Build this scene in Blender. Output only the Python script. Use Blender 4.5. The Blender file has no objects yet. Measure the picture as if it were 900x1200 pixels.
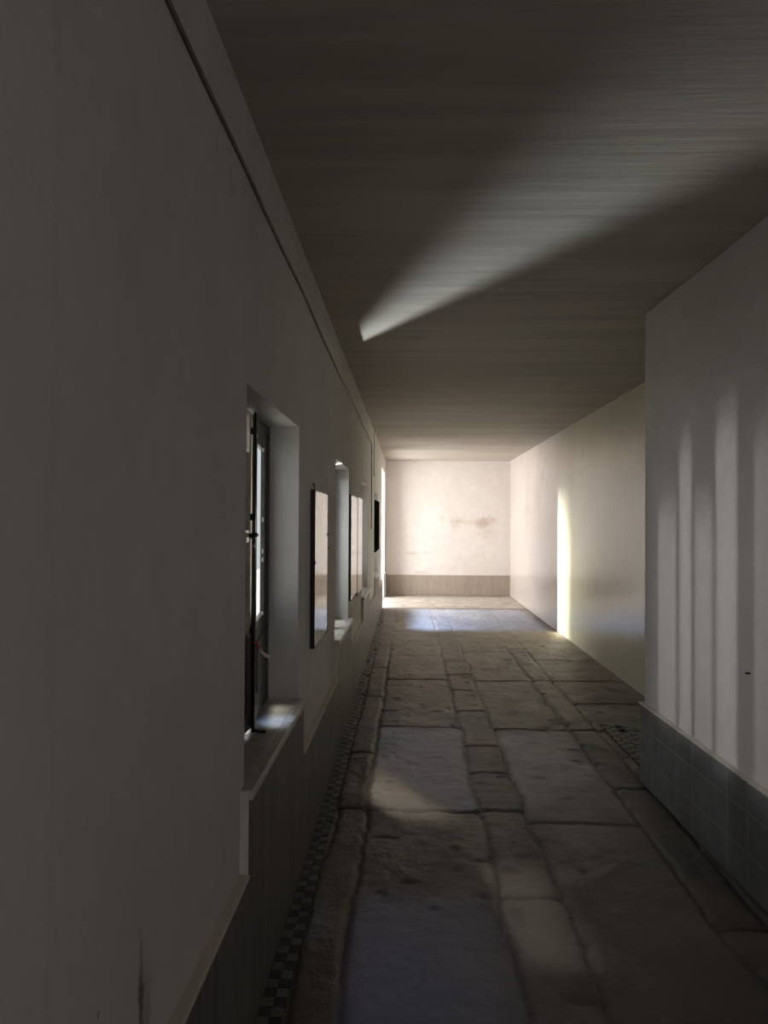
import bpy, bmesh, math, random
import numpy as np
from mathutils import Vector, Matrix

random.seed(7)
S = bpy.context.scene
COL = S.collection
E = 1.55            # eye height above the floor
TH = math.radians(1.95)
CEIL = 2.80
WX = -0.495         # left wall face
DX = -0.470         # left dado face
RX = 2.095          # far right wall face
FY = 15.5           # far wall
BY = -3.2           # wall behind
HEAD, SILL = 1.965, 0.75

# ------------------------------------------------------------------ materials
class NT:
    def __init__(s, tree):
        s.t = tree; s.n = tree.nodes; s.l = tree.links
    def new(s, typ, **kw):
        n = s.n.new(typ)
        for k, v in kw.items():
            if k.startswith('i_'):
                n.inputs[k[2:].replace('_', ' ')].default_value = v
            else:
                setattr(n, k, v)
        return n
    def put(s, sock, v):
        if isinstance(v, bpy.types.NodeSocket): s.l.new(v, sock)
        else: sock.default_value = v
    def m(s, op, a, b=0.0, c=0.0, clamp=False):
        n = s.n.new('ShaderNodeMath'); n.operation = op; n.use_clamp = clamp
        s.put(n.inputs[0], a); s.put(n.inputs[1], b); s.put(n.inputs[2], c)
        return n.outputs[0]
    def rng(s, v, a, b, c=0.0, d=1.0, smooth=True):
        n = s.n.new('ShaderNodeMapRange'); n.clamp = True
        if smooth: n.interpolation_type = 'SMOOTHSTEP'
        s.put(n.inputs[0], v); n.inputs[1].default_value = a; n.inputs[2].default_value = b
        n.inputs[3].default_value = c; n.inputs[4].default_value = d
        return n.outputs[0]
    def mix(s, f, a, b, mode='MIX'):
        n = s.n.new('ShaderNodeMix'); n.data_type = 'RGBA'; n.blend_type = mode
        s.put(n.inputs[0], f)
        s.put(n.inputs[6], a if isinstance(a, bpy.types.NodeSocket) else (*a[:3], 1))
        s.put(n.inputs[7], b if isinstance(b, bpy.types.NodeSocket) else (*b[:3], 1))
        return n.outputs[2]
    def noise(s, vec, scale, detail=4, rough=0.55, stretch=None, dist=0.0):
        if stretch:
            mp = s.n.new('ShaderNodeMapping'); s.l.new(vec, mp.inputs[0]); mp.inputs[3].default_value = stretch
            vec = mp.outputs[0]
        n = s.n.new('ShaderNodeTexNoise'); s.l.new(vec, n.inputs['Vector'])
        n.inputs['Scale'].default_value = scale; n.inputs['Detail'].default_value = detail
        n.inputs['Roughness'].default_value = rough; n.inputs['Distortion'].default_value = dist
        return n.outputs[0]

def mat(name, color=(.8, .8, .8), rough=.6, spec=.5, metal=0.0):
    m = bpy.data.materials.new(name); m.use_nodes = True
    g = NT(m.node_tree); b = g.n['Principled BSDF']
    b.inputs['Base Color'].default_value = (*color, 1); b.inputs['Roughness'].default_value = rough
    b.inputs['Specular IOR Level'].default_value = spec; b.inputs['Metallic'].default_value = metal
    return m, g, b

def objco(g):
    n = g.n.new('ShaderNodeTexCoord'); return n.outputs['Object']

def bump(g, b, h, strength, dist=0.01):
    n = g.n.new('ShaderNodeBump'); n.inputs['Strength'].default_value = strength
    n.inputs['Distance'].default_value = dist; g.l.new(h, n.inputs['Height']); g.l.new(n.outputs[0], b.inputs['Normal'])

def blob(g, xyz, c, r, wob, soft=.35):
    """soft elliptical mask round c (world metres) with radii r, its edge broken by wob"""
    terms = None
    for k in range(3):
        if r[k] is None: continue
        t = g.m('POWER', g.m('ABSOLUTE', g.m('DIVIDE', g.m('SUBTRACT', xyz[k], c[k]), r[k])), 2.0)
        terms = t if terms is None else g.m('ADD', terms, t)
    d = g.m('ADD', g.m('SQRT', terms), g.m('MULTIPLY', g.m('SUBTRACT', wob, .5), 1.6))
    return g.rng(d, 1 - soft, 1 + soft, 1, 0)

def plaster(name, c1, c2, stains=(), rough=.75, bstr=.25):
    m, g, b = mat(name, c1, rough, .25)
    co = objco(g)
    n1 = g.noise(co, 1.3, 6, .6); n2 = g.noise(co, 9, 5, .6); n3 = g.noise(co, 2.0, 3, .5, (1, 1, .25))
    f = g.m('ADD', g.m('MULTIPLY', g.rng(n1, .35, .7), .6), g.m('MULTIPLY', g.rng(n3, .4, .7), .4))
    col = g.mix(f, c1, c2)
    col = g.mix(g.rng(n2, .3, .75, 0, .18), col, (c2[0]*.7, c2[1]*.68, c2[2]*.66))
    sep = g.n.new('ShaderNodeSeparateXYZ'); g.l.new(co, sep.inputs[0]); xyz = sep.outputs
    h = g.m('MULTIPLY', g.noise(co, 5, 5, .6), 1.0)
    h = g.m('ADD', h, g.m('MULTIPLY', g.noise(co, 60, 3, .6), .12))
    for (c, r, scol, amt, wsc, soft) in stains:
        w = g.noise(co, wsc*(2.2 if scol == OCH else 1), 7, .75)
        if scol == OCH: w = g.m('ADD', g.m('MULTIPLY', g.m('SUBTRACT', w, .5), 2.6), .5)
        p = list(xyz)
        if r[1] is not None and r[1] < .05: p[1] = g.m('ADD', p[1], g.m('MULTIPLY', g.m('SUBTRACT', g.noise(co, 11, 5, .7), .5), .10 if r[2] > .1 else 0.0))
        k = blob(g, p, c, r, w, soft)
        col = g.mix(g.m('MULTIPLY', k, amt*(.5 if scol == OCH else 1)), col, scol)
        if amt > .5: h = g.m('SUBTRACT', h, g.m('MULTIPLY', k, .5))
    g.l.new(col, b.inputs['Base Color']); bump(g, b, h, bstr, .02)
    return m

M = {}
OCH = (.45, .33, .22)
M['left'] = plaster('plaster_left', (.66, .635, .60), (.60, .575, .545), stains=[
    ((WX, 1.375, .60), (None, .012, .13), (.10, .08, .07), .85, 14, .5),
    ((WX, 1.40, .50), (None, .035, .20), (.30, .26, .22), .6, 9, .4),
    ((WX, 1.185, .755), (None, .005, .006), (.03, .03, .03), .95, 2, .3),
    ((WX, 1.19, .66), (None, .09, .12), (.66, .60, .54), .5, 10, .4),
    ((WX, 1.02, 1.5), (None, .012, 1.1), (.42, .38, .34), .14, 6, .7),
    ((WX, 3.42, 1.9), (None, .004, .25), (.30, .26, .24), .4, 5, .6)])
M['right_near'] = plaster('plaster_near_right', (.66, .63, .605), (.60, .56, .53), rough=.7)
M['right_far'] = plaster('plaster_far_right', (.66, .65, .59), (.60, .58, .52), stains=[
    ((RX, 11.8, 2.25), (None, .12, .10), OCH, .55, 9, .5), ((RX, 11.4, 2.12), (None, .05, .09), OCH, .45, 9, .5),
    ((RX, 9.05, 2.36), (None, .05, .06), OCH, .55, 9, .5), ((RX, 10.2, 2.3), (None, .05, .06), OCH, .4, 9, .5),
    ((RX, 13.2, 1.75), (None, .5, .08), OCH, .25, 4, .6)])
bb = M['right_far'].node_tree.nodes['Principled BSDF']
bb.inputs['Coat Weight'].default_value = 1.0; bb.inputs['Coat IOR'].default_value = 1.55; bb.inputs['Coat Roughness'].default_value = .2
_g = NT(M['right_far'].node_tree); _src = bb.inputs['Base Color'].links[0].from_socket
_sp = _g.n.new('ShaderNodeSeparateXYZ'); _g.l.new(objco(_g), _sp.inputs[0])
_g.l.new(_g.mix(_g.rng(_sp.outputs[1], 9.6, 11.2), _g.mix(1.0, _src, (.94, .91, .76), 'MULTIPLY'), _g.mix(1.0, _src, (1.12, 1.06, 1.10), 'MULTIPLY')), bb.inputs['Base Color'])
M['far'] = plaster('plaster_far', (.80, .765, .735), (.76, .715, .68), stains=[
    ((1.63, FY, 1.55), (.16, None, .10), OCH, .75, 7, .5), ((1.50, FY, 1.50), (.12, None, .10), (.5, .4, .3), .5, 9, .5),
    ((1.25, FY, 1.52), (.30, None, .05), OCH, .45, 6, .6), ((.95, FY, 1.50), (.10, None, .12), OCH, .45, 9, .5),
    ((.70, FY, 1.60), (.04, None, .03), OCH, .5, 9, .5), ((1.62, FY, 1.3), (.2, None, .12), OCH, .35, 8, .5),
    ((1.05, FY, 1.58), (.05, None, .04), OCH, .4, 9, .5),
    ((.08, FY, .87), (.12, None, .03), OCH, .6, 8, .5), ((.33, FY, .88), (.09, None, .03), OCH, .55, 8, .5),
    ((.25, FY, .47), (.14, None, .03), OCH, .5, 8, .5)])
M['back'] = plaster('plaster_back', (.6, .57, .54), (.55, .52, .49))
M['reveal'] = M['left']

def ceiling_mat():
    m, g, b = mat('ceiling_limewash', (.45, .41, .37), .75, .25)
    co = objco(g)
    s1 = g.noise(co, 1.0, 6, .65, (.35, 3.2, 1)); s2 = g.noise(co, 1.0, 5, .7, (.9, 14, 1)); s3 = g.noise(co, .5, 4, .5)
    col = g.mix(g.rng(s1, .35, .65), (.45, .41, .355), (.365, .33, .28))
    col = g.mix(g.rng(s2, .45, .7, 0, .35), col, (.27, .24, .21))
    col = g.mix(g.rng(s3, .45, .7, 0, .3), col, (.50, .41, .34))
    h = g.m('ADD', g.m('MULTIPLY', s2, .28), g.m('MULTIPLY', s1, 1.0))
    g.l.new(col, b.inputs['Base Color']); bump(g, b, h, .45, .03)
    return m
M['ceiling'] = ceiling_mat()

def floor_mat():
    m, g, b = mat('worn_stone_paving', (.3, .27, .24), .5, .45)
    co = objco(g)
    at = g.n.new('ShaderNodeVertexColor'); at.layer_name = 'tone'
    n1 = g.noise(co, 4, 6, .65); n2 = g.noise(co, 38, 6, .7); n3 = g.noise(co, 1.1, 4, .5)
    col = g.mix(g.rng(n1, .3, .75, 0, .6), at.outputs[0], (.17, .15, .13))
    col = g.mix(g.rng(n2, .45, .72, 0, .5), col, (.09, .08, .07))
    col = g.mix(g.rng(n3, .5, .75, 0, .35), col, (.33, .24, .19))
    g.l.new(col, b.inputs['Base Color'])
    g.l.new(g.rng(n1, .3, .7, .42, .62), b.inputs['Roughness'])
    h = g.m('ADD', g.m('MULTIPLY', n2, .6), g.m('MULTIPLY', g.noise(co, 140, 3, .7), .3))
    h = g.m('ADD', h, g.m('MULTIPLY', n1, .9))
    bump(g, b, h, .75, .012)
    return m
M['floor'] = floor_mat()

def dado_mat(name, c1, c2, rough=.5):
    m, g, b = mat(name, c1, rough, .45)
    co = objco(g)
    s1 = g.noise(co, 3, 5, .65, (6, 6, .6)); s2 = g.noise(co, 20, 5, .6, (2, 2, .3)); s3 = g.noise(co, 1.2, 4, .5)
    col = g.mix(g.rng(s1, .35, .68), c1, c2)
    col = g.mix(g.rng(s2, .45, .7, 0, .4), col, (c2[0]*.6, c2[1]*.6, c2[2]*.6))
    col = g.mix(g.rng(s3, .5, .7, 0, .3), col, (c1[0]*1.2, c1[1]*1.1, c1[2]*1.0))
    g.l.new(col, b.inputs['Base Color']); bump(g, b, g.m('ADD', s1, s2), .25, .01)
    return m
M['dado_left'] = dado_mat('dado_grey_stone', (.185, .165, .15), (.125, .113, .102))
M['dado_far'] = dado_mat('dado_far_taupe', (.40, .34, .285), (.36, .305, .255), .7)
M['ledge'], _, _ = mat('dado_ledge', (.62, .57, .50), .55)

def tile_mat():
    m, g, b = mat('grey_wall_tiles', (.3, .31, .33), .35, .5)
    co = objco(g)
    sep = g.n.new('ShaderNodeSeparateXYZ'); g.l.new(co, sep.inputs[0])
    wob = g.m('MULTIPLY', g.m('SUBTRACT', g.noise(co, 3, 2), .5), .008)
    def line(v, period, off, w):
        f = g.m('FRACT', g.m('DIVIDE', g.m('ADD', g.m('ADD', v, off), wob), period))
        d = g.m('MULTIPLY', g.m('ABSOLUTE', g.m('SUBTRACT', f, .5)), period)
        return g.rng(d, period/2 - w, period/2 - w*.4)
    gy = line(sep.outputs[1], .19, 10.06, .006)
    gz = line(sep.outputs[2], .17, 10.2 - .335, .005)
    gr = g.m('MAXIMUM', gy, gz)
    n1 = g.noise(co, 5, 5, .6); n2 = g.noise(co, 26, 5, .6)
    cell = g.n.new('ShaderNodeTexWhiteNoise'); cell.noise_dimensions = '2D'
    cx = g.m('FLOOR', g.m('DIVIDE', g.m('ADD', sep.outputs[1], 10.06 + .095), .19))
    cz = g.m('FLOOR', g.m('DIVIDE', g.m('ADD', sep.outputs[2], 10.2 - .335 + .085), .17))
    cb = g.n.new('ShaderNodeCombineXYZ'); g.l.new(cx, cb.inputs[0]); g.l.new(cz, cb.inputs[1]); g.l.new(cb.outputs[0], cell.inputs[0])
    col = g.mix(g.rng(n1, .3, .7), (.225, .222, .222), (.155, .153, .153))
    col = g.mix(g.m('MULTIPLY', cell.outputs[0], .25), col, (.30, .31, .32))
    col = g.mix(g.rng(n2, .45, .7, 0, .35), col, (.12, .12, .12))
    col = g.mix(g.m('MULTIPLY', gr, .7), col, (.34, .335, .32))
    g.l.new(col, b.inputs['Base Color'])
    bump(g, b, g.m('ADD', g.m('MULTIPLY', gr, -.8), g.m('MULTIPLY', n2, .4)), .35, .01)
    return m
M['tiles'] = tile_mat()

def stone_sill():
    m, g, b = mat('sill_marble', (.5, .47, .43), .28, .5)
    co = objco(g); n = g.noise(co, 14, 6, .7, dist=.6)
    g.l.new(g.mix(g.rng(n, .35, .7), (.60, .57, .53), (.45, .42, .38)), b.inputs['Base Color'])
    bump(g, b, n, .1, .01)
    return m
M['sill'] = stone_sill()

def paint(name, c1, c2, rough=.5, scale=18):
    m, g, b = mat(name, c1, rough, .45)
    co = objco(g); n = g.noise(co, scale, 6, .7, (1, 1, .3))
    g.l.new(g.mix(g.rng(n, .42, .62), c1, c2), b.inputs['Base Color'])
    bump(g, b, n, .3, .004)
    return m
M['pale'] = paint('weathered_pale_paint', (.62, .58, .50), (.42, .38, .30))
_m = M['pale']; _g = NT(_m.node_tree); _b = _g.n['Principled BSDF']
_src = _b.inputs['Base Color'].links[0].from_socket
_sp = _g.n.new('ShaderNodeSeparateXYZ'); _g.l.new(objco(_g), _sp.inputs[0])
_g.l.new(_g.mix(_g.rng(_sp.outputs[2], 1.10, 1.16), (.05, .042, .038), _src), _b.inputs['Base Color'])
M['darkwood'] = paint('dark_window_wood', (.055, .045, .04), (.10, .085, .075), .38)
M['shutter'] = paint('black_shutter', (.015, .014, .014), (.03, .027, .025), .5)
M['white'] = paint('white_paint', (.72, .70, .66), (.62, .60, .56))
M['iron'] = mat('black_iron', (.012, .012, .013), .4, .5, .3)[0]
M['steel'] = mat('worn_steel', (.45, .45, .46), .3, .5, 1)[0]
M['matt_black'] = mat('matt_black_board', (.006, .006, .006), 1.0, 0.0)[0]
M['black'] = paint('black_frame_paint', (.012, .011, .011), (.02, .018, .018), .5)
M['cable'] = paint('cable_sheath', (.10, .085, .075), (.14, .12, .10), .5)
M['red'] = mat('red_wire', (.55, .04, .035), .5)[0]
M['pink'] = paint('pinkish_cloth', (.92, .70, .74), (.90, .86, .88), .8, 60)
M['mosaic_l'] = paint('mosaic_light', (.17, .16, .145), (.11, .10, .09), .5, 60)
M['mosaic_d'] = paint('mosaic_dark', (.04, .037, .033), (.025, .023, .02), .5, 60)
M['ground'] = paint('outdoor_paving', (.80, .79, .77), (.72, .70, .67), .8, 4)

def poster_mat():
    m, g, b = mat('faded_paper', (.55, .53, .49), .6)
    co = objco(g); n = g.noise(co, 3, 4, .6)
    g.l.new(g.mix(g.rng(n, .35, .65), (.60, .56, .50), (.50, .47, .43)), b.inputs['Base Color'])
    b.inputs['Coat Weight'].default_value = 1.0; b.inputs['Coat Roughness'].default_value = .08; b.inputs['Coat IOR'].default_value = 1.55
    return m
M['poster'] = poster_mat()

def glass_mat():
    m = bpy.data.materials.new('window_glass'); m.use_nodes = True
    g = NT(m.node_tree); g.n.clear()
    o = g.n.new('ShaderNodeOutputMaterial'); mx = g.n.new('ShaderNodeMixShader')
    t = g.n.new('ShaderNodeBsdfTransparent'); t.inputs[0].default_value = (.93, .95, .94, 1)
    gl = g.n.new('ShaderNodeBsdfGlossy'); gl.inputs['Roughness'].default_value = .03
    fr = g.n.new('ShaderNodeFresnel'); fr.inputs[0].default_value = 1.45
    ge = g.n.new('ShaderNodeNewGeometry'); g.l.new(g.m('MULTIPLY', g.m('MULTIPLY', fr.outputs[0], .45), g.m('SUBTRACT', 1.0, ge.outputs['Backfacing'])), mx.inputs[0]); g.l.new(t.outputs[0], mx.inputs[1]); g.l.new(gl.outputs[0], mx.inputs[2])
    g.l.new(mx.outputs[0], o.inputs[0])
    return m
M['glass'] = glass_mat()
M['dark_glass'] = mat('shuttered_glass', (.006, .006, .007), .25, .12)[0]

# ------------------------------------------------------------------ mesh helpers
def box(bm, a, b, mi=0):
    x0, y0, z0 = a; x1, y1, z1 = b
    v = [bm.verts.new(p) for p in ((x0,y0,z0),(x1,y0,z0),(x1,y1,z0),(x0,y1,z0),(x0,y0,z1),(x1,y0,z1),(x1,y1,z1),(x0,y1,z1))]
    for q in ((3,2,1,0),(4,5,6,7),(0,1,5,4),(1,2,6,5),(2,3,7,6),(3,0,4,7)):
        f = bm.faces.new([v[i] for i in q]); f.material_index = mi

def obj(name, bm, mats, parent=None, bevel=0.0, smooth=False):
    me = bpy.data.meshes.new(name); bm.normal_update(); bm.to_mesh(me); bm.free()
    for m_ in (mats if isinstance(mats, (list, tuple)) else [mats]): me.materials.append(m_)
    if smooth:
        for p in me.polygons: p.use_smooth = True
    o = bpy.data.objects.new(name, me); COL.objects.link(o); o.parent = parent
    if bevel:
        b = o.modifiers.new('bevel', 'BEVEL'); b.width = bevel; b.segments = 2; b.limit_method = 'ANGLE'
    return o

def boxes(name, lst, mats, parent=None, bevel=0.0):
    bm = bmesh.new()
    for a, b in lst: box(bm, a, b)
    return obj(name, bm, mats, parent, bevel)

def tube(bm, pts, r, seg=10, flat=None):
    """swept tube; r may be a list; flat=(ru, rv) gives an oval section"""
    pts = [Vector(p) for p in pts]; rings = []
    up = Vector((0.02, .03, 1))
    for i, p in enumerate(pts):
        d = (pts[min(i+1, len(pts)-1)] - pts[max(i-1, 0)]).normalized()
        u = d.cross(up)
        if u.length < .05: u = d.cross(Vector((1, 0, 0)))
        u.normalize(); v = d.cross(u).normalized()
        rr = r[i] if isinstance(r, (list, tuple)) else r
        fu, fv = flat if flat else (1, 1)
        rings.append([bm.verts.new(p + u*math.cos(2*math.pi*k/seg)*rr*fu + v*math.sin(2*math.pi*k/seg)*rr*fv) for k in range(seg)])
    for a, b in zip(rings, rings[1:]):
        for k in range(seg):
            bm.faces.new((a[k], a[(k+1) % seg], b[(k+1) % seg], b[k]))
    bm.faces.new(rings[0][::-1]); bm.faces.new(rings[-1])

def tubeobj(name, pts, r, m, parent=None, **kw):
    bm = bmesh.new(); tube(bm, pts, r, **kw); bmesh.ops.recalc_face_normals(bm, faces=bm.faces)
    return obj(name, bm, m, parent, smooth=True)

def empty(name, loc=(0, 0, 0), rz=0.0, parent=None):
    o = bpy.data.objects.new(name, None); COL.objects.link(o); o.location = loc; o.rotation_euler = (0, 0, rz)
    o.empty_display_size = .1; o.parent = parent
    return o

def tag(o, label, cat, group=None):
    o['label'] = label; o['category'] = cat
    if group: o['group'] = group
    return o

def struct(o, label, cat):
    o['kind'] = 'structure'; o['label'] = label; o['category'] = cat
    return o

# ------------------------------------------------------------------ room shell
WT = -0.665         # outer face of the left wall
wins = [(2.235, 3.31), (4.96, 6.05), (7.75, 8.87), (10.5, 11.6)]
door = (13.2, 15.0, 2.50)
L = []
edges = [BY]
cur = BY
for (a, b) in wins:
    L.append(((WT, cur, 0), (WX, a, CEIL)))
    L.append(((WT, a, 0), (WX, b, SILL - .03)))
    L.append(((WT, a, HEAD), (WX, b, CEIL)))
    cur = b
L.append(((WT, cur, 0), (WX, door[0], CEIL)))
L.append(((WT, door[0], door[2]), (WX, door[1], CEIL)))
L.append(((WT, door[1], 0), (WX, FY, CEIL)))
struct(boxes('wall_left', L, M['left']), 'long white plastered wall on the left with deep window recesses', 'wall')

# near right wall: skewed a little, ends in a corner at y = 4.5
ang = math.atan(-.0267)
nr = struct(boxes('wall_right', [((0, -7.8, 0), (1.4, 0, CEIL))], M['right_near'], bevel=.006),
            'nearer right wall that juts into the corridor, streaked with window light', 'wall')
nr.location = (1.41, 4.50, 0); nr.rotation_euler = (0, 0, -ang)
struct(boxes('wall_recess', [((RX, 4.4, 0), (RX + .5, FY + .4, CEIL))], M['right_far']),
       'farther right wall set back behind the corner, with a bright vertical band', 'wall')
struct(boxes('wall_far', [((WT, FY, 0), (RX + .1, FY + .4, CEIL))], M['far']), 'bright stained end wall of the corridor', 'wall')
struct(boxes('wall_back', [((WT, BY - .3, 0), (3.2, BY, CEIL))], M['back']), 'plain plastered wall behind the viewpoint', 'wall')
struct(boxes('ceiling', [((WT, BY - .3, CEIL), (3.4, FY + .4, CEIL + .2))], M['ceiling']),
       'low limewashed ceiling with faint crosswise brush streaks', 'ceiling')

# ------------------------------------------------------------------ dados
DH = .49
bm = bmesh.new()
cur = BY
def dado_seg(y0, y1, h): box(bm, (WX - .01, y0, 0), (DX, y1, h))
segs = []
for (a, b) in wins:
    a2, b2 = a - .045, b + .035
    dado_seg(cur, a2, DH); segs.append((cur, a2)); dado_seg(a2, b2, SILL - .032); cur = b2
dado_seg(cur, door[0], DH); segs.append((cur, door[0])); dado_seg(door[1], FY, DH); segs.append((door[1], FY))
dl = struct(obj('baseboard_left', bm, M['dado_left']), 'dark grey stone dado along the left wall rising under each window', 'dado')
struct(boxes('trim_1', [((WX - .005, y0 + .002, DH), (DX + .006, y1 - .002, DH + .014)) for y0, y1 in segs], M['ledge'], bevel=.003),
       'thin pale ledge capping the left dado', 'trim')
# pale plaster returns on the near end of each raised part
struct(boxes('trim_2', [((WX - .005, a - .050, DH + .014), (DX + .0005, a - .0455, SILL - .003)) for (a, b) in wins], M['white']),
       'narrow pale plaster edge beside the raised dado under the window', 'trim')

rb = struct(boxes('baseboard_right', [((-.022, -7.7, 0), (.01, .022, .46))], M['tiles'], bevel=.002),
            'grey square tiled dado along the nearer right wall', 'dado')
rb.location = nr.location; rb.rotation_euler = nr.rotation_euler
t3 = struct(boxes('trim_3', [((-.027, -7.7, .46), (.01, .027, .471))], M['ledge'], bevel=.003),
            'thin pale ledge capping the tiled dado on the right', 'trim')
t3.location = nr.location; t3.rotation_euler = nr.rotation_euler
struct(boxes('baseboard_far', [((WX, FY - .02, 0), (RX, FY + .01, .42))], M['dado_far'], bevel=.002), 'taupe painted dado across the end wall', 'dado')

# ------------------------------------------------------------------ floor
def vnoise(x, y, seed):
    r = np.random.RandomState(seed); T = r.rand(256, 256)
    xi = np.floor(x).astype(int); yi = np.floor(y).astype(int); fx = x - xi; fy = y - yi
    fx = fx*fx*(3-2*fx); fy = fy*fy*(3-2*fy)
    g = lambda a, b: T[a % 256, b % 256]
    return (g(xi, yi)*(1-fx) + g(xi+1, yi)*fx)*(1-fy) + (g(xi, yi+1)*(1-fx) + g(xi+1, yi+1)*fx)*fy

xs = np.arange(-.50, 2.12, .0125)
ys = [BY]
while ys[-1] < 1.0: ys.append(ys[-1] + .05)
while ys[-1] < FY + .05: ys.append(ys[-1] + max(.011, .0022*ys[-1]))
ys = np.array(ys)
X, Y = np.meshgrid(xs, ys)
wx = X + .035*(vnoise(X*3.1+7, Y*3.1, 1)-.5) + .022*(vnoise(X*13, Y*13, 2)-.5)
wy = Y + .05*(vnoise(X*2.6, Y*2.6+5, 3)-.5) + .022*(vnoise(X*13+9, Y*13, 4)-.5)
cols = [
    (-.60, -.39, [BY - .5, FY + 1], .75),
    (-.39, -.22, [BY, -1, 1.2, 4.02, 5.0, 6.6, 7.9, 9.4, 10.9, 12.2, 13.3], .80),
    (-.22, .38, [BY, -1.5, -.2, 1.4, 4.02, 5.64, 7.33, 8.6, 9.3, 10.5, 12.0, 13.3], 1.0),
    (.38, .635, [BY, -1.6, .1, 1.9, 3.1, 4.04, 4.62, 5.19, 6.13, 6.88, 7.6, 8.3, 9.2, 10.2, 11.2, 12.3, 13.3], .95),
    (.635, 1.20, [BY, -1.2, .4, 2.05, 3.88, 5.62, 7.30, 8.9, 10.4, 11.8, 13.3], 1.0),
    (1.20, 1.41, [BY, -1, 1.4, 2.9, 4.4, 5.62, 7.30, 9.1, 10.9, 13.3], .78),
    (1.41, 2.3, [BY, 4.4, 5.0, 5.62, 6.4, 7.30, 8.4, 9.6, 11.0, 12.1, 13.3], .9)]
dist = np.full(X.shape, 9.0); tone = np.full(X.shape, .8); hid = np.zeros(X.shape)
cid = 0
for ci, (c0, c1, js, tn) in enumerate(cols):
    js = js + ([FY + 1] if js[-1] < FY else [])
    for j0, j1 in zip(js, js[1:]):
        cid += 1
        rr = np.random.RandomState(cid*7+1)
        mk = (wx >= c0) & (wx < c1) & (wy >= j0) & (wy < j1)
        dx = np.minimum(wx-c0, c1-wx); dy = np.minimum(wy-j0, j1-wy)
        rc = .05
        cx_ = np.clip(rc-dx, 0, None); cy_ = np.clip(rc-dy, 0, None)
        d = np.where((dx < rc) & (dy < rc), rc-np.hypot(cx_, cy_), np.minimum(dx, dy))
        dist = np.where(mk, d, dist); tone = np.where(mk, tn*(.78+.4*rr.rand()), tone); hid = np.where(mk, rr.rand()-.5, hid)
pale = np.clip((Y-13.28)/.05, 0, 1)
wjo = .009 + .018*vnoise(X*4+3, Y*4, 6)**2
farf = np.clip((Y-7.4)/2.2, 0, 1)
joint = np.clip(1-dist/(wjo+.004), 0, 1)*(1-pale)*(1-.72*farf)
dome = np.clip(dist/.03, 0, 1)**.5
Z = -.016 + .008*(dome*(1-.75*farf) + .75*farf) + .004*hid - .010*joint + .006*(vnoise(X*5, Y*5, 8)-.5) + .005*(vnoise(X*17, Y*17, 9)-.5) + .0025*(vnoise(X*45, Y*45, 10)-.5)
Z = np.where(pale > 0, -.006, Z); Z = np.minimum(Z, 0)
chip = np.clip((vnoise(X*9+3, Y*9+1, 21)-.86)*12, 0, 1)
Z = Z - .006*chip*(1-pale)
ny, nx = X.shape
verts = np.stack([X, Y, Z], -1).reshape(-1, 3)
ii = np.arange(nx-1)[None, :] + np.arange(ny-1)[:, None]*nx
faces = np.stack([ii, ii+1, ii+1+nx, ii+nx], -1).reshape(-1, 4)
me = bpy.data.meshes.new('floor')
me.vertices.add(len(verts)); me.vertices.foreach_set('co', verts.astype('f').ravel())
me.loops.add(faces.size); me.loops.foreach_set('vertex_index', faces.astype('i').ravel())
me.polygons.add(len(faces)); me.polygons.foreach_set('loop_start', (np.arange(len(faces))*4).astype('i'))
me.polygons.foreach_set('use_smooth', np.ones(len(faces), dtype=bool))
me.update()
ca = me.color_attributes.new('tone', 'FLOAT_COLOR', 'POINT')
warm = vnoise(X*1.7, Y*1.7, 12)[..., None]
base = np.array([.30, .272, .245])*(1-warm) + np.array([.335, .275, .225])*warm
c = (.37 + .14*np.clip((Y-5)/4, 0, 1))[..., None]*base*tone[..., None]  # far slabs painted lighter, standing in for the light at that end
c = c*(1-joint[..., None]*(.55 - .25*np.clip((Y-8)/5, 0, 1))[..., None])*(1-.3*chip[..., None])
c = c*(1 + np.clip((Y-5.5)/2.5, 0, 1)[..., None]*np.array([.26, .12, -.10]))  # warm light of the far end painted into the slab colour too
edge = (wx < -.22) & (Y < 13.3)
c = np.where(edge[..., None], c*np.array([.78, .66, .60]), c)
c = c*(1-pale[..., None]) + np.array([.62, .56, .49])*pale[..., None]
rgba = np.concatenate([c, np.ones(c.shape[:2]+(1,))], -1).astype('f')
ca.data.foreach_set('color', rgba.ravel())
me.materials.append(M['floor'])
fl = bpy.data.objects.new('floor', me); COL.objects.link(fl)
struct(fl, 'worn floor of big uneven stone slabs with a narrow central run', 'floor')

# mosaic borders (two rows of small squares laid chequerwise)
def mosaic(name, x0, yr, nrow, tw, tl, label, seed):
    r = random.Random(seed); bm = bmesh.new(); y = yr[0]; j = 0
    while y < yr[1]:
        for k in range(nrow):
            if r.random() < .03: continue
            a = x0 + k*tw + r.uniform(-.0015, .0015); yy = y + r.uniform(-.002, .002)
            z = -.0035 + r.uniform(-.0015, .001)
            box(bm, (a, yy, -.03), (a + tw - .003, yy + tl - .003, z + .004), (j + k) % 2)
        y += tl; j += 1
    return struct(obj(name, bm, [M['mosaic_l'], M['mosaic_d']]), label, 'mosaic border')
mosaic('trim_4', DX + .004, (.9, 13.1), 2, .040, .049, 'chequered mosaic border of small dark and light squares along the left wall', 1)
mosaic('trim_5', 1.47, (4.66, 5.75), 4, .05, .05, 'patch of chequered mosaic border behind the right corner', 2)

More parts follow.
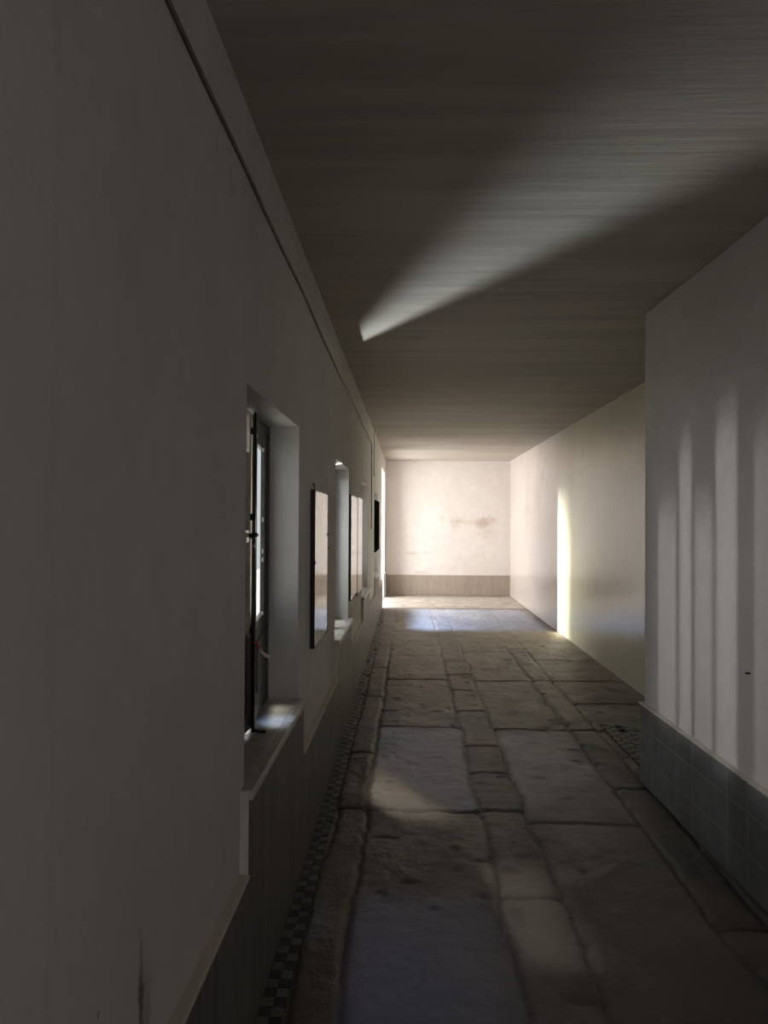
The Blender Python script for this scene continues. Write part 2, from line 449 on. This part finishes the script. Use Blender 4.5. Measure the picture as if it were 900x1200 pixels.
# ------------------------------------------------------------------ windows
def leaf(parent, hinge, rz, w, mirror, panes, m, z0, z1, st=.05, th=.04, name='casement', stile_free=None, glass='glass'):
    """a casement swung about its hinge; local y runs along the leaf, x is towards the room"""
    e = empty(name, hinge, rz, parent)
    s = -1 if mirror else 1
    sf = stile_free or st
    def bx(y0, y1, a, b, x0=-th/2, x1=th/2):
        ya, yb = sorted((s*y0, s*y1)); return ((x0, ya, a), (x1, yb, b))
    parts = [bx(0, st, z0, z1), bx(w - sf, w, z0, z1)]
    zz = [z0] + [v for p in panes for v in p] + [z1]
    for k in range(0, len(zz), 2):
        parts.append(bx(st, w - sf, zz[k], zz[k+1]) if k else bx(st, w - sf, zz[k], zz[k] + .07))
    first = panes[0][0]
    parts.append(bx(st, w - sf, first - .05, first))
    fr = boxes('casement_frame', parts, m, e, bevel=.003)
    boxes('panel', [bx(st - .002, w - sf + .002, z0 + .068, first - .048, -.010, .008),
                    bx(st + .03, w - sf - .03, z0 + .10, first - .08, -.012, .014)], m, e, bevel=.003)
    for (a, b) in panes:
        boxes('glass_pane', [bx(st - .004, w - sf + .004, a - .004, b + .004, -.004, -.001)], M[glass], e)
    return e

GX = -.645
def fixed_frame(parent, a, b):
    boxes('window_frame', [((GX - .016, a, SILL), (GX + .02, a + .03, HEAD)), ((GX - .016, b - .03, SILL), (GX + .02, b, HEAD)),
                    ((GX - .016, a + .03, HEAD - .035), (GX + .02, b - .03, HEAD)), ((GX - .016, a + .03, SILL), (GX + .02, b - .03, SILL + .03))],
          M['darkwood'], parent, bevel=.003)
def sill(parent, a, b):
    bm = bmesh.new(); box(bm, (WT - .03, a, SILL - .03), (WX, b, SILL)); 
    box(bm, (WX - .001, a - .045, SILL - .03), (DX + .012, b + .035, SILL))
    obj('sill', bm, M['sill'], parent, bevel=.003)

labels = ['nearest window recess, its dark wooden casements ajar over a stone sill',
          'second window recess from the viewpoint, with a sunlit white sill',
          'third window recess, just past the pair of framed panels',
          'farthest window recess, crossed by a black board']
W1 = None
for i, (a, b) in enumerate(wins):
    w = empty('window_%d' % (i+1), (0, 0, 0)); struct(w, labels[i], 'window')
    fixed_frame(w, a, b); sill(w, a, b)
    mid = (a+b)/2
    if i == 0:
        W1 = w
        # far leaf: hinged on the far jamb, swung a little into the room
        hx, hy = -.647, b - .02
        ax = math.atan2(.056, .52)
        leaf(w, (hx, hy, 0), ax, .530, True, [(1.15, 1.85)], M['darkwood'], SILL + .02, HEAD - .02, st=.070, th=.020, stile_free=.105)
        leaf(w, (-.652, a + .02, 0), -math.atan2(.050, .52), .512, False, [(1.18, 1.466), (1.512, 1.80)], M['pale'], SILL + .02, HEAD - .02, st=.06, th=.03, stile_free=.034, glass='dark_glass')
        boxes('outer_shutter', [((GX - .060, a - .02, SILL + .005), (GX - .034, mid + .03, HEAD - .005))] +
              [((GX - .066, a + .05, SILL + .06 + k*.055), (GX - .030, mid - .04, SILL + .085 + k*.055)) for k in range(20)], M['shutter'], w, bevel=.002)
    else:
        half = mid - a - .032
        leaf(w, (GX + .008, b - .03, 0), 0, half, True, [(.90, 1.86)], M['darkwood'], SILL + .032, HEAD - .037)
        leaf(w, (GX + .008, a + .03, 0), 0, half, False, [(.90, 1.86)], M['darkwood'], SILL + .032, HEAD - .037)

# bolt, lever and hook on the first window
a, b = wins[0]
bx0, by0 = -.5755, 2.745
tubeobj('bolt_rod', [(bx0, by0, z) for z in (SILL + .012, 1.2, 1.6, HEAD - .015)], .006, M['iron'], W1)
for z in (.80, 1.14, 1.56, 1.88):
    boxes('bolt_guide', [((bx0 - .014, by0 - .010, z - .012), (bx0 + .007, by0 + .010, z + .012))], M['iron'], W1, bevel=.003)
tubeobj('lever_handle', [(bx0, by0, 1.494), (bx0 + .012, by0 - .02, 1.494), (bx0 + .014, by0 - .055, 1.497), (bx0 + .006, by0 - .085, 1.492)],
        [.009, .008, .008, .010], M['iron'], W1)
tubeobj('hook', [(bx0 + .006, by0 - .035, 1.492), (bx0 + .008, by0 - .034, 1.47), (bx0 + .004, by0 - .03, 1.452), (bx0 + .010, by0 - .038, 1.440)], .0042, M['iron'], W1)
tubeobj('floor_hook', [(bx0 + .002, by0, SILL + .02), (bx0 + .022, by0 + .01, SILL + .012), (bx0 + .045, by0 + .012, SILL + .011)], .006, M['iron'], W1)
for z in (1.845, 1.552, 1.42, 1.385, 1.16):
    boxes('glazing_pin', [((-.6155, 3.085, z - .010), (-.607, 3.093, z + .008))], M['steel'], W1, bevel=.002)

# ribbon tied round the bolt
rib = empty('ribbon', (bx0, by0, 1.087))
tubeobj('loop', [(0.002, -.012, .006), (.014, -.004, .010), (.013, .010, .004), (.004, .014, -.004), (.012, .006, -.010), (.026, 0, -.016)], .0034, M['red'], rib)
tubeobj('loose_end', [(.024, 0, -.016), (.034, -.002, -.030), (.044, -.002, -.038), (.060, -.004, -.046)], [.005, .008, .010, .011], M['pink'], rib, flat=(1, .55))
tag(rib, 'small red and pinkish-white ribbon tied to the black bolt of the nearest window', 'ribbon')

# ------------------------------------------------------------------ framed panels
def frame(y0, y1, z0, z1, proj, label, group=None, dark=False, hook=True):
    r = empty('picture_frame' if not dark else 'notice_board', (WX, (y0+y1)/2, z0))
    h = z1 - z0; w = (y1-y0)/2; k = .008
    boxes('frame', [((0, -w, 0), (proj, -w + k, h)), ((0, w - k, 0), (proj, w, h)),
                    ((0, -w + k, 0), (proj, w - k, k)), ((0, -w + k, h - k), (proj, w - k, h))], M['matt_black'] if dark else M['black'], r, bevel=.0015)
    boxes('front_panel', [((.004, -w + k, k), (proj - .0015, w - k, h - k))], M['matt_black'] if dark else M['poster'], r)
    if hook:
        tubeobj('hook', [(.004, -w*.75, h - .004), (.010, -w*.75, h + .018), (.004, -w*.75, h + .032), (.001, -w*.75, h + .034)], .0035, M['iron'], r)
        for ca_, cb_ in (((proj - .002, w - .022, h*.70), (proj + .006, w + .006, h*.70 + .008)),
                         ((proj - .002, w - .008, h*.60), (proj + .004, w + .004, h*.60 + .01)),
                         ((proj - .004, -w - .004, h*.53), (proj + .004, -w + .008, h*.53 + .016))):
            boxes('clip', [(ca_, cb_)], M['iron'], r, bevel=.001)
    tag(r, label, 'notice board' if dark else 'picture frame', group)
    return r
frame(3.71, 4.30, .905, 1.705, .024, 'black-edged framed pale panel hung alone between the first and second windows', 'framed panels on the left wall')
frame(6.10, 6.86, .885, 1.765, .018, 'framed pale panel nearer the viewpoint of the touching pair past the second window', 'framed panels on the left wall', hook=False)
frame(6.90, 7.62, .850, 1.775, .018, 'framed pale panel farther of the touching pair, next to the third window', 'framed panels on the left wall', hook=False)
frame(10.47, 11.75, 1.10, 1.84, .022, 'black rectangular board fixed across the farthest window', None, True, False)

# ------------------------------------------------------------------ cables
pts = [(WX + .0065, y, 2.60 - .008*(y-1) + .006*math.sin(y*2.3) - .004*math.sin(y*5.1)) for y in np.linspace(BY + .02, 9.45, 90)]
zc = pts[-1][2]
pts += [(WX + .0065, 9.54, zc - .01), (WX + .0065, 9.58, zc - .05), (WX + .0065, 9.60, zc - .12)] + [(WX + .0065, 9.60, z) for z in np.linspace(2.3, 1.44, 8)]
tag(tubeobj('electric_cable', pts, .0055, M['cable']), 'long thin dark cable running below the ceiling and dropping down the left wall', 'cable')
tag(tubeobj('short_wire', [(WX + .003, 10.3, z) for z in (2.79, 2.6, 2.4, 2.2)] + [(WX + .006, 10.32, 2.17)], .005, M['cable']),
    'short thin wire hanging from the ceiling beside the farthest window', 'wire')
nail = tubeobj('nail', [(1.470, 3.2, 1.02 - .11), (1.425, 3.2, 1.02 - .108)], [.003, .0045], M['iron'])
tag(nail, 'small dark nail sticking out of the right wall above the tiles', 'nail')

# outdoors
struct(boxes('ground', [((-14, -8, -.4), (WT - .001, 24, -.05))], M['ground']), 'pale paving outside the windows', 'ground')

# ------------------------------------------------------------------ lights
def area(name, loc, target, sx, sy, power, color):
    l = bpy.data.lights.new(name, 'AREA'); l.shape = 'RECTANGLE'; l.size = sx; l.size_y = sy; l.energy = power; l.color = color
    o = bpy.data.objects.new(name, l); COL.objects.link(o); o.location = loc
    o.rotation_euler = (Vector(target) - Vector(loc)).to_track_quat('-Z', 'Y').to_euler()
    return o
def spot(name, loc, target, deg, blend, power, color, radius=.02):
    l = bpy.data.lights.new(name, 'SPOT'); l.spot_size = math.radians(deg); l.spot_blend = blend; l.energy = power; l.color = color; l.shadow_soft_size = radius
    o = bpy.data.objects.new(name, l); COL.objects.link(o); o.location = loc
    o.rotation_euler = (Vector(target) - Vector(loc)).to_track_quat('-Z', 'Y').to_euler()
    return o
def shaped(name, loc, power, color, fn, radius=0.0):
    """a point lamp whose strength depends on the direction it shines in (light let in by a gap, plus the added leaf lamp)"""
    l = bpy.data.lights.new(name, 'POINT'); l.energy = power; l.color = color; l.shadow_soft_size = radius; l.use_nodes = True
    g = NT(l.node_tree); em = g.n['Emission']
    ge = g.n.new('ShaderNodeNewGeometry'); sp = g.n.new('ShaderNodeSeparateXYZ'); g.l.new(ge.outputs['Incoming'], sp.inputs[0])
    d = [g.m('MULTIPLY', sp.outputs[k], SGN) for k in range(3)]
    g.l.new(fn(g, d), em.inputs['Strength'])
    o = bpy.data.objects.new(name, l); COL.objects.link(o); o.location = loc
    return o
SGN = 1.0

W = (1.0, .93, .85); C = (.80, .90, 1.0)
area('door_daylight', (-1.5, 14.1, 1.35), (1.5, 13.9, .9), 1.7, 2.3, 150, (1.0, .955, .925))
for i, (a, b) in enumerate(wins):
    p = [.6, 1.2, 3, 8][i]
    area('window_daylight', (-1.15, (a+b)/2, 1.55), (1.0, (a+b)/2, 1.1), .9, 1.0, p, [C, W, W, W][i])
area('rear_fill', (1.3, -2.2, 1.15), (-.5, 1.4, 1.6), .8, 1.4, 13, (1.0, .965, .96))  # added fill lamp inside the corridor; the wall behind has no opening

# beam thrown up on to the ceiling from the second window
def f_beam(g, d):
    t = g.m('DIVIDE', g.m('MULTIPLY', d[1], -1), g.m('MAXIMUM', d[0], .001))
    az = g.m('MULTIPLY', g.rng(t, 1.55, 2.0), g.m('POWER', g.rng(t, 1.9, 3.8, 1, 0), 1.3))
    az = g.m('MULTIPLY', az, g.m('GREATER_THAN', d[0], .0))
    up = g.m('MAXIMUM', d[2], .05)
    k = g.m('DIVIDE', 1.0, g.m('POWER', up, 1.0))
    return g.m('MULTIPLY', g.m('MULTIPLY', az, k), g.rng(d[2], .22, .38))
shaped('ceiling_beam', (-.6, 5.63, E - .10), 98, (.86, .95, 1.0), f_beam)

# vertical streaks on the nearer right wall, through the first window
def f_streak(g, d):
    q = g.m('DIVIDE', d[1], g.m('MAXIMUM', d[0], .001)); e = g.m('DIVIDE', d[2], g.m('MAXIMUM', d[0], .001))
    s = None
    for (c0, c1, amp, so, top) in ((.490, .650, .95, .022, .16), (.383, .490, 1.0, .028, .32), (.255, .385, .72, .024, .16),
                                   (.125, .262, .85, .030, .36), (-.25, .072, .45, .03, .30)):
        k = g.m('MULTIPLY', g.m('MULTIPLY', g.rng(q, c0, c0+so), g.rng(q, c1-so, c1, 1, 0)), amp)
        k = g.m('MULTIPLY', k, g.rng(e, top - .16, top + .03, 1, 0))
        s = k if s is None else g.m('ADD', s, k)
    s = g.m('ADD', s, g.m('MULTIPLY', g.m('MULTIPLY', g.rng(q, -.3, .1), g.rng(q, .66, .76, 1, 0)), g.rng(e, -.1, .6, .38, .0)))
    v = g.rng(e, -.58, -.48, .12, 1)
    return g.m('MULTIPLY', g.m('MULTIPLY', g.m('MULTIPLY', s, v), g.rng(e, -.80, -.70)), g.m('GREATER_THAN', d[0], 0))
shaped('window_streaks', (-.50, 3.05, 1.45), 37, (1.0, .975, .985), f_streak)

# bright vertical band on the set-back right wall
def f_band(g, d):
    q = g.m('DIVIDE', d[1], g.m('MAXIMUM', d[0], .001)); e = g.m('DIVIDE', d[2], g.m('MAXIMUM', d[0], .001))
    sharp = g.m('POWER', g.m('MULTIPLY', g.rng(q, -.44, -.10, 0, 1, False), g.rng(q, -.10, -.06, 1, 0)), 1.25)
    wide = g.m('MULTIPLY', g.m('MULTIPLY', g.rng(q, -1.1, -.15, 0, 1), g.rng(q, -.10, -.06, 1, 0)), .11)
    s = g.m('ADD', sharp, wide)
    return g.m('MULTIPLY', g.m('MULTIPLY', g.m('MULTIPLY', s, g.rng(e, -.12, .34, 1, 0)), g.rng(e, -.56, -.50)), g.m('GREATER_THAN', d[0], 0))
shaped('far_band', (-.46, 10.75, 1.30), 2500, (.98, 1.0, .85), f_band)

# added lamp on the near casement leaf, then daylight patches
def f_leaf(g, d):
    dx = g.m('MINIMUM', d[0], -.001)
    q = g.m('DIVIDE', d[1], g.m('MULTIPLY', dx, -1)); e = g.m('DIVIDE', d[2], g.m('MULTIPLY', dx, -1))
    return g.m('MULTIPLY', g.m('MULTIPLY', g.rng(q, -.70, -.66), g.rng(q, -.45, -.43, 1, 0)), g.m('MULTIPLY', g.rng(e, -.85, -.7), g.rng(e, .9, 1.3, 1, 0)))
shaped('leaf_fill', (-.2, 2.95, 1.5), 5, (1.0, .96, .88), f_leaf)  # lamp added in mid-corridor only to brighten the pale leaf
spot('sill_glint', (-.55, 3.02, 1.5), (-.515, 2.95, SILL), 17, 1, 14.0, (.45, .65, 1.0))
area('sill_sun', (-.98, 5.5, 1.75), (-.55, 5.6, SILL), .3, .2, 6, (.92, .95, 1.0))
def pool(name, loc, power, color, x0, x1, y0, y1, soft, skew=0.0, radius=.02, lim=None, yr=None):
    def fn(g, d):
        dn = g.m('MAXIMUM', g.m('MULTIPLY', d[2], -1), .01)
        y = g.m('ADD', g.m('DIVIDE', g.m('MULTIPLY', d[1], loc[2]), dn), loc[1])
        x = g.m('ADD', g.m('DIVIDE', g.m('MULTIPLY', d[0], loc[2]), dn), loc[0])
        xr = x
        x = g.m('ADD', x, g.m('MULTIPLY', g.m('SUBTRACT', y, yr or y0), skew))
        s_ = g.m('MULTIPLY', g.m('MULTIPLY', g.rng(y, y0 - soft, y0 + soft), g.rng(y, y1 - soft, y1 + soft, 1, 0)),
                 g.m('MULTIPLY', g.rng(x, x0 - soft*.4, x0 + soft*.4), g.rng(x, x1 - soft, x1 + soft, 1, 0)))
        if lim: s_ = g.m('MULTIPLY', s_, g.m('MULTIPLY', g.rng(xr, lim[0] - .03, lim[0] + .03), g.rng(xr, lim[1] - .03, lim[1] + .03, 1, 0)))
        return g.m('MULTIPLY', s_, g.m('LESS_THAN', d[2], -.05))
    return shaped(name, loc, power, color, fn, radius)
pool('floor_sky_near', (-.44, 3.0, 1.7), 17, (.36, .48, 1.0), -.20, .34, 1.2, 3.10, .14)
pool('floor_sky_mid', (-.44, 5.5, 1.7), 28, (.58, .67, 1.0), -.22, 1.6, 4.05, 5.60, .10, .61, lim=(-.21, .36), yr=4.8)
pool('floor_glow_mid', (-.44, 5.5, 1.7), 95, (1.0, .92, .78), -.60, -.26, 3.9, 4.9, .12, .61, lim=(-.22, .40), yr=4.8)
pool('floor_sky_right', (-.44, 5.5, 1.7), 34, (.66, .72, 1.0), .66, 1.14, 4.1, 5.5, .12)
pool('floor_glow_strip', (-.44, 3.0, 1.7), 42, (1.0, .95, .86), .42, .66, 2.65, 3.40, .12, .12)
def f_pool(g, d):
    dn = g.m('MAXIMUM', g.m('MULTIPLY', d[2], -1), .01)
    y = g.m('ADD', g.m('DIVIDE', g.m('MULTIPLY', d[1], 2.3), dn), 13.5); x = g.m('SUBTRACT', g.m('DIVIDE', g.m('MULTIPLY', d[0], 2.3), dn), .44)
    s = g.m('MULTIPLY', g.m('MULTIPLY', g.rng(y, 10.4, 10.9), g.rng(y, 13.0, 13.3, 1, 0)), g.m('MULTIPLY', g.rng(x, -.1, .3), g.rng(x, 1.85, 2.1, 1, 0)))
    return g.m('MULTIPLY', s, g.m('LESS_THAN', d[2], -.05))
shaped('floor_pool', (-.44, 13.5, 2.3), 1400, (.46, .62, 1.0), f_pool, .03)

sl = bpy.data.lights.new('sun', 'SUN'); sl.energy = 4; sl.angle = math.radians(7); sl.color = (1.0, .96, .9)
so = bpy.data.objects.new('sun', sl); COL.objects.link(so)
so.rotation_euler = Vector((.12, -.05, -1)).to_track_quat('-Z', 'Y').to_euler(); so.location = (-3, 6, 9)
spot('ceiling_glow', (-.40, 12.4, 1.25), (.30, 11.9, CEIL), 62, 1, 45, (1.0, .97, .88), .1)
# world
w = bpy.data.worlds.new('World'); S.world = w; w.use_nodes = True
g = NT(w.node_tree); bg = g.n['Background']
sky = g.n.new('ShaderNodeTexSky'); sky.sky_type = 'HOSEK_WILKIE'; sky.sun_direction = (-.5, .4, .75); sky.turbidity = 3
g.l.new(g.mix(.6, sky.outputs[0], (.95, .97, 1.0)), bg.inputs[0]); bg.inputs[1].default_value = 1.35

# ------------------------------------------------------------------ camera
cam = bpy.data.cameras.new('Camera'); co = bpy.data.objects.new('Camera', cam); COL.objects.link(co); S.camera = co
cam.sensor_fit = 'VERTICAL'; cam.sensor_height = 36.0; cam.sensor_width = 27.0
cam.lens = 870/1200*36.0; cam.clip_start = .02
pitch = math.atan(10/870); roll = math.radians(.3)
R = Matrix.Rotation(TH, 3, 'Z') @ Matrix.Rotation(math.pi/2 + pitch, 3, 'X') @ Matrix.Rotation(roll, 3, 'Z')
co.location = (0, 0, E); co.rotation_euler = R.to_euler()

S.view_settings.view_transform = 'Standard'; S.view_settings.look = 'None'
S.view_settings.exposure = 0; S.view_settings.gamma = 1
S.cycles.use_denoising = True
S.cycles.max_bounces = 12; S.cycles.diffuse_bounces = 8; S.cycles.transparent_max_bounces = 12
S.cycles.sample_clamp_indirect = 8
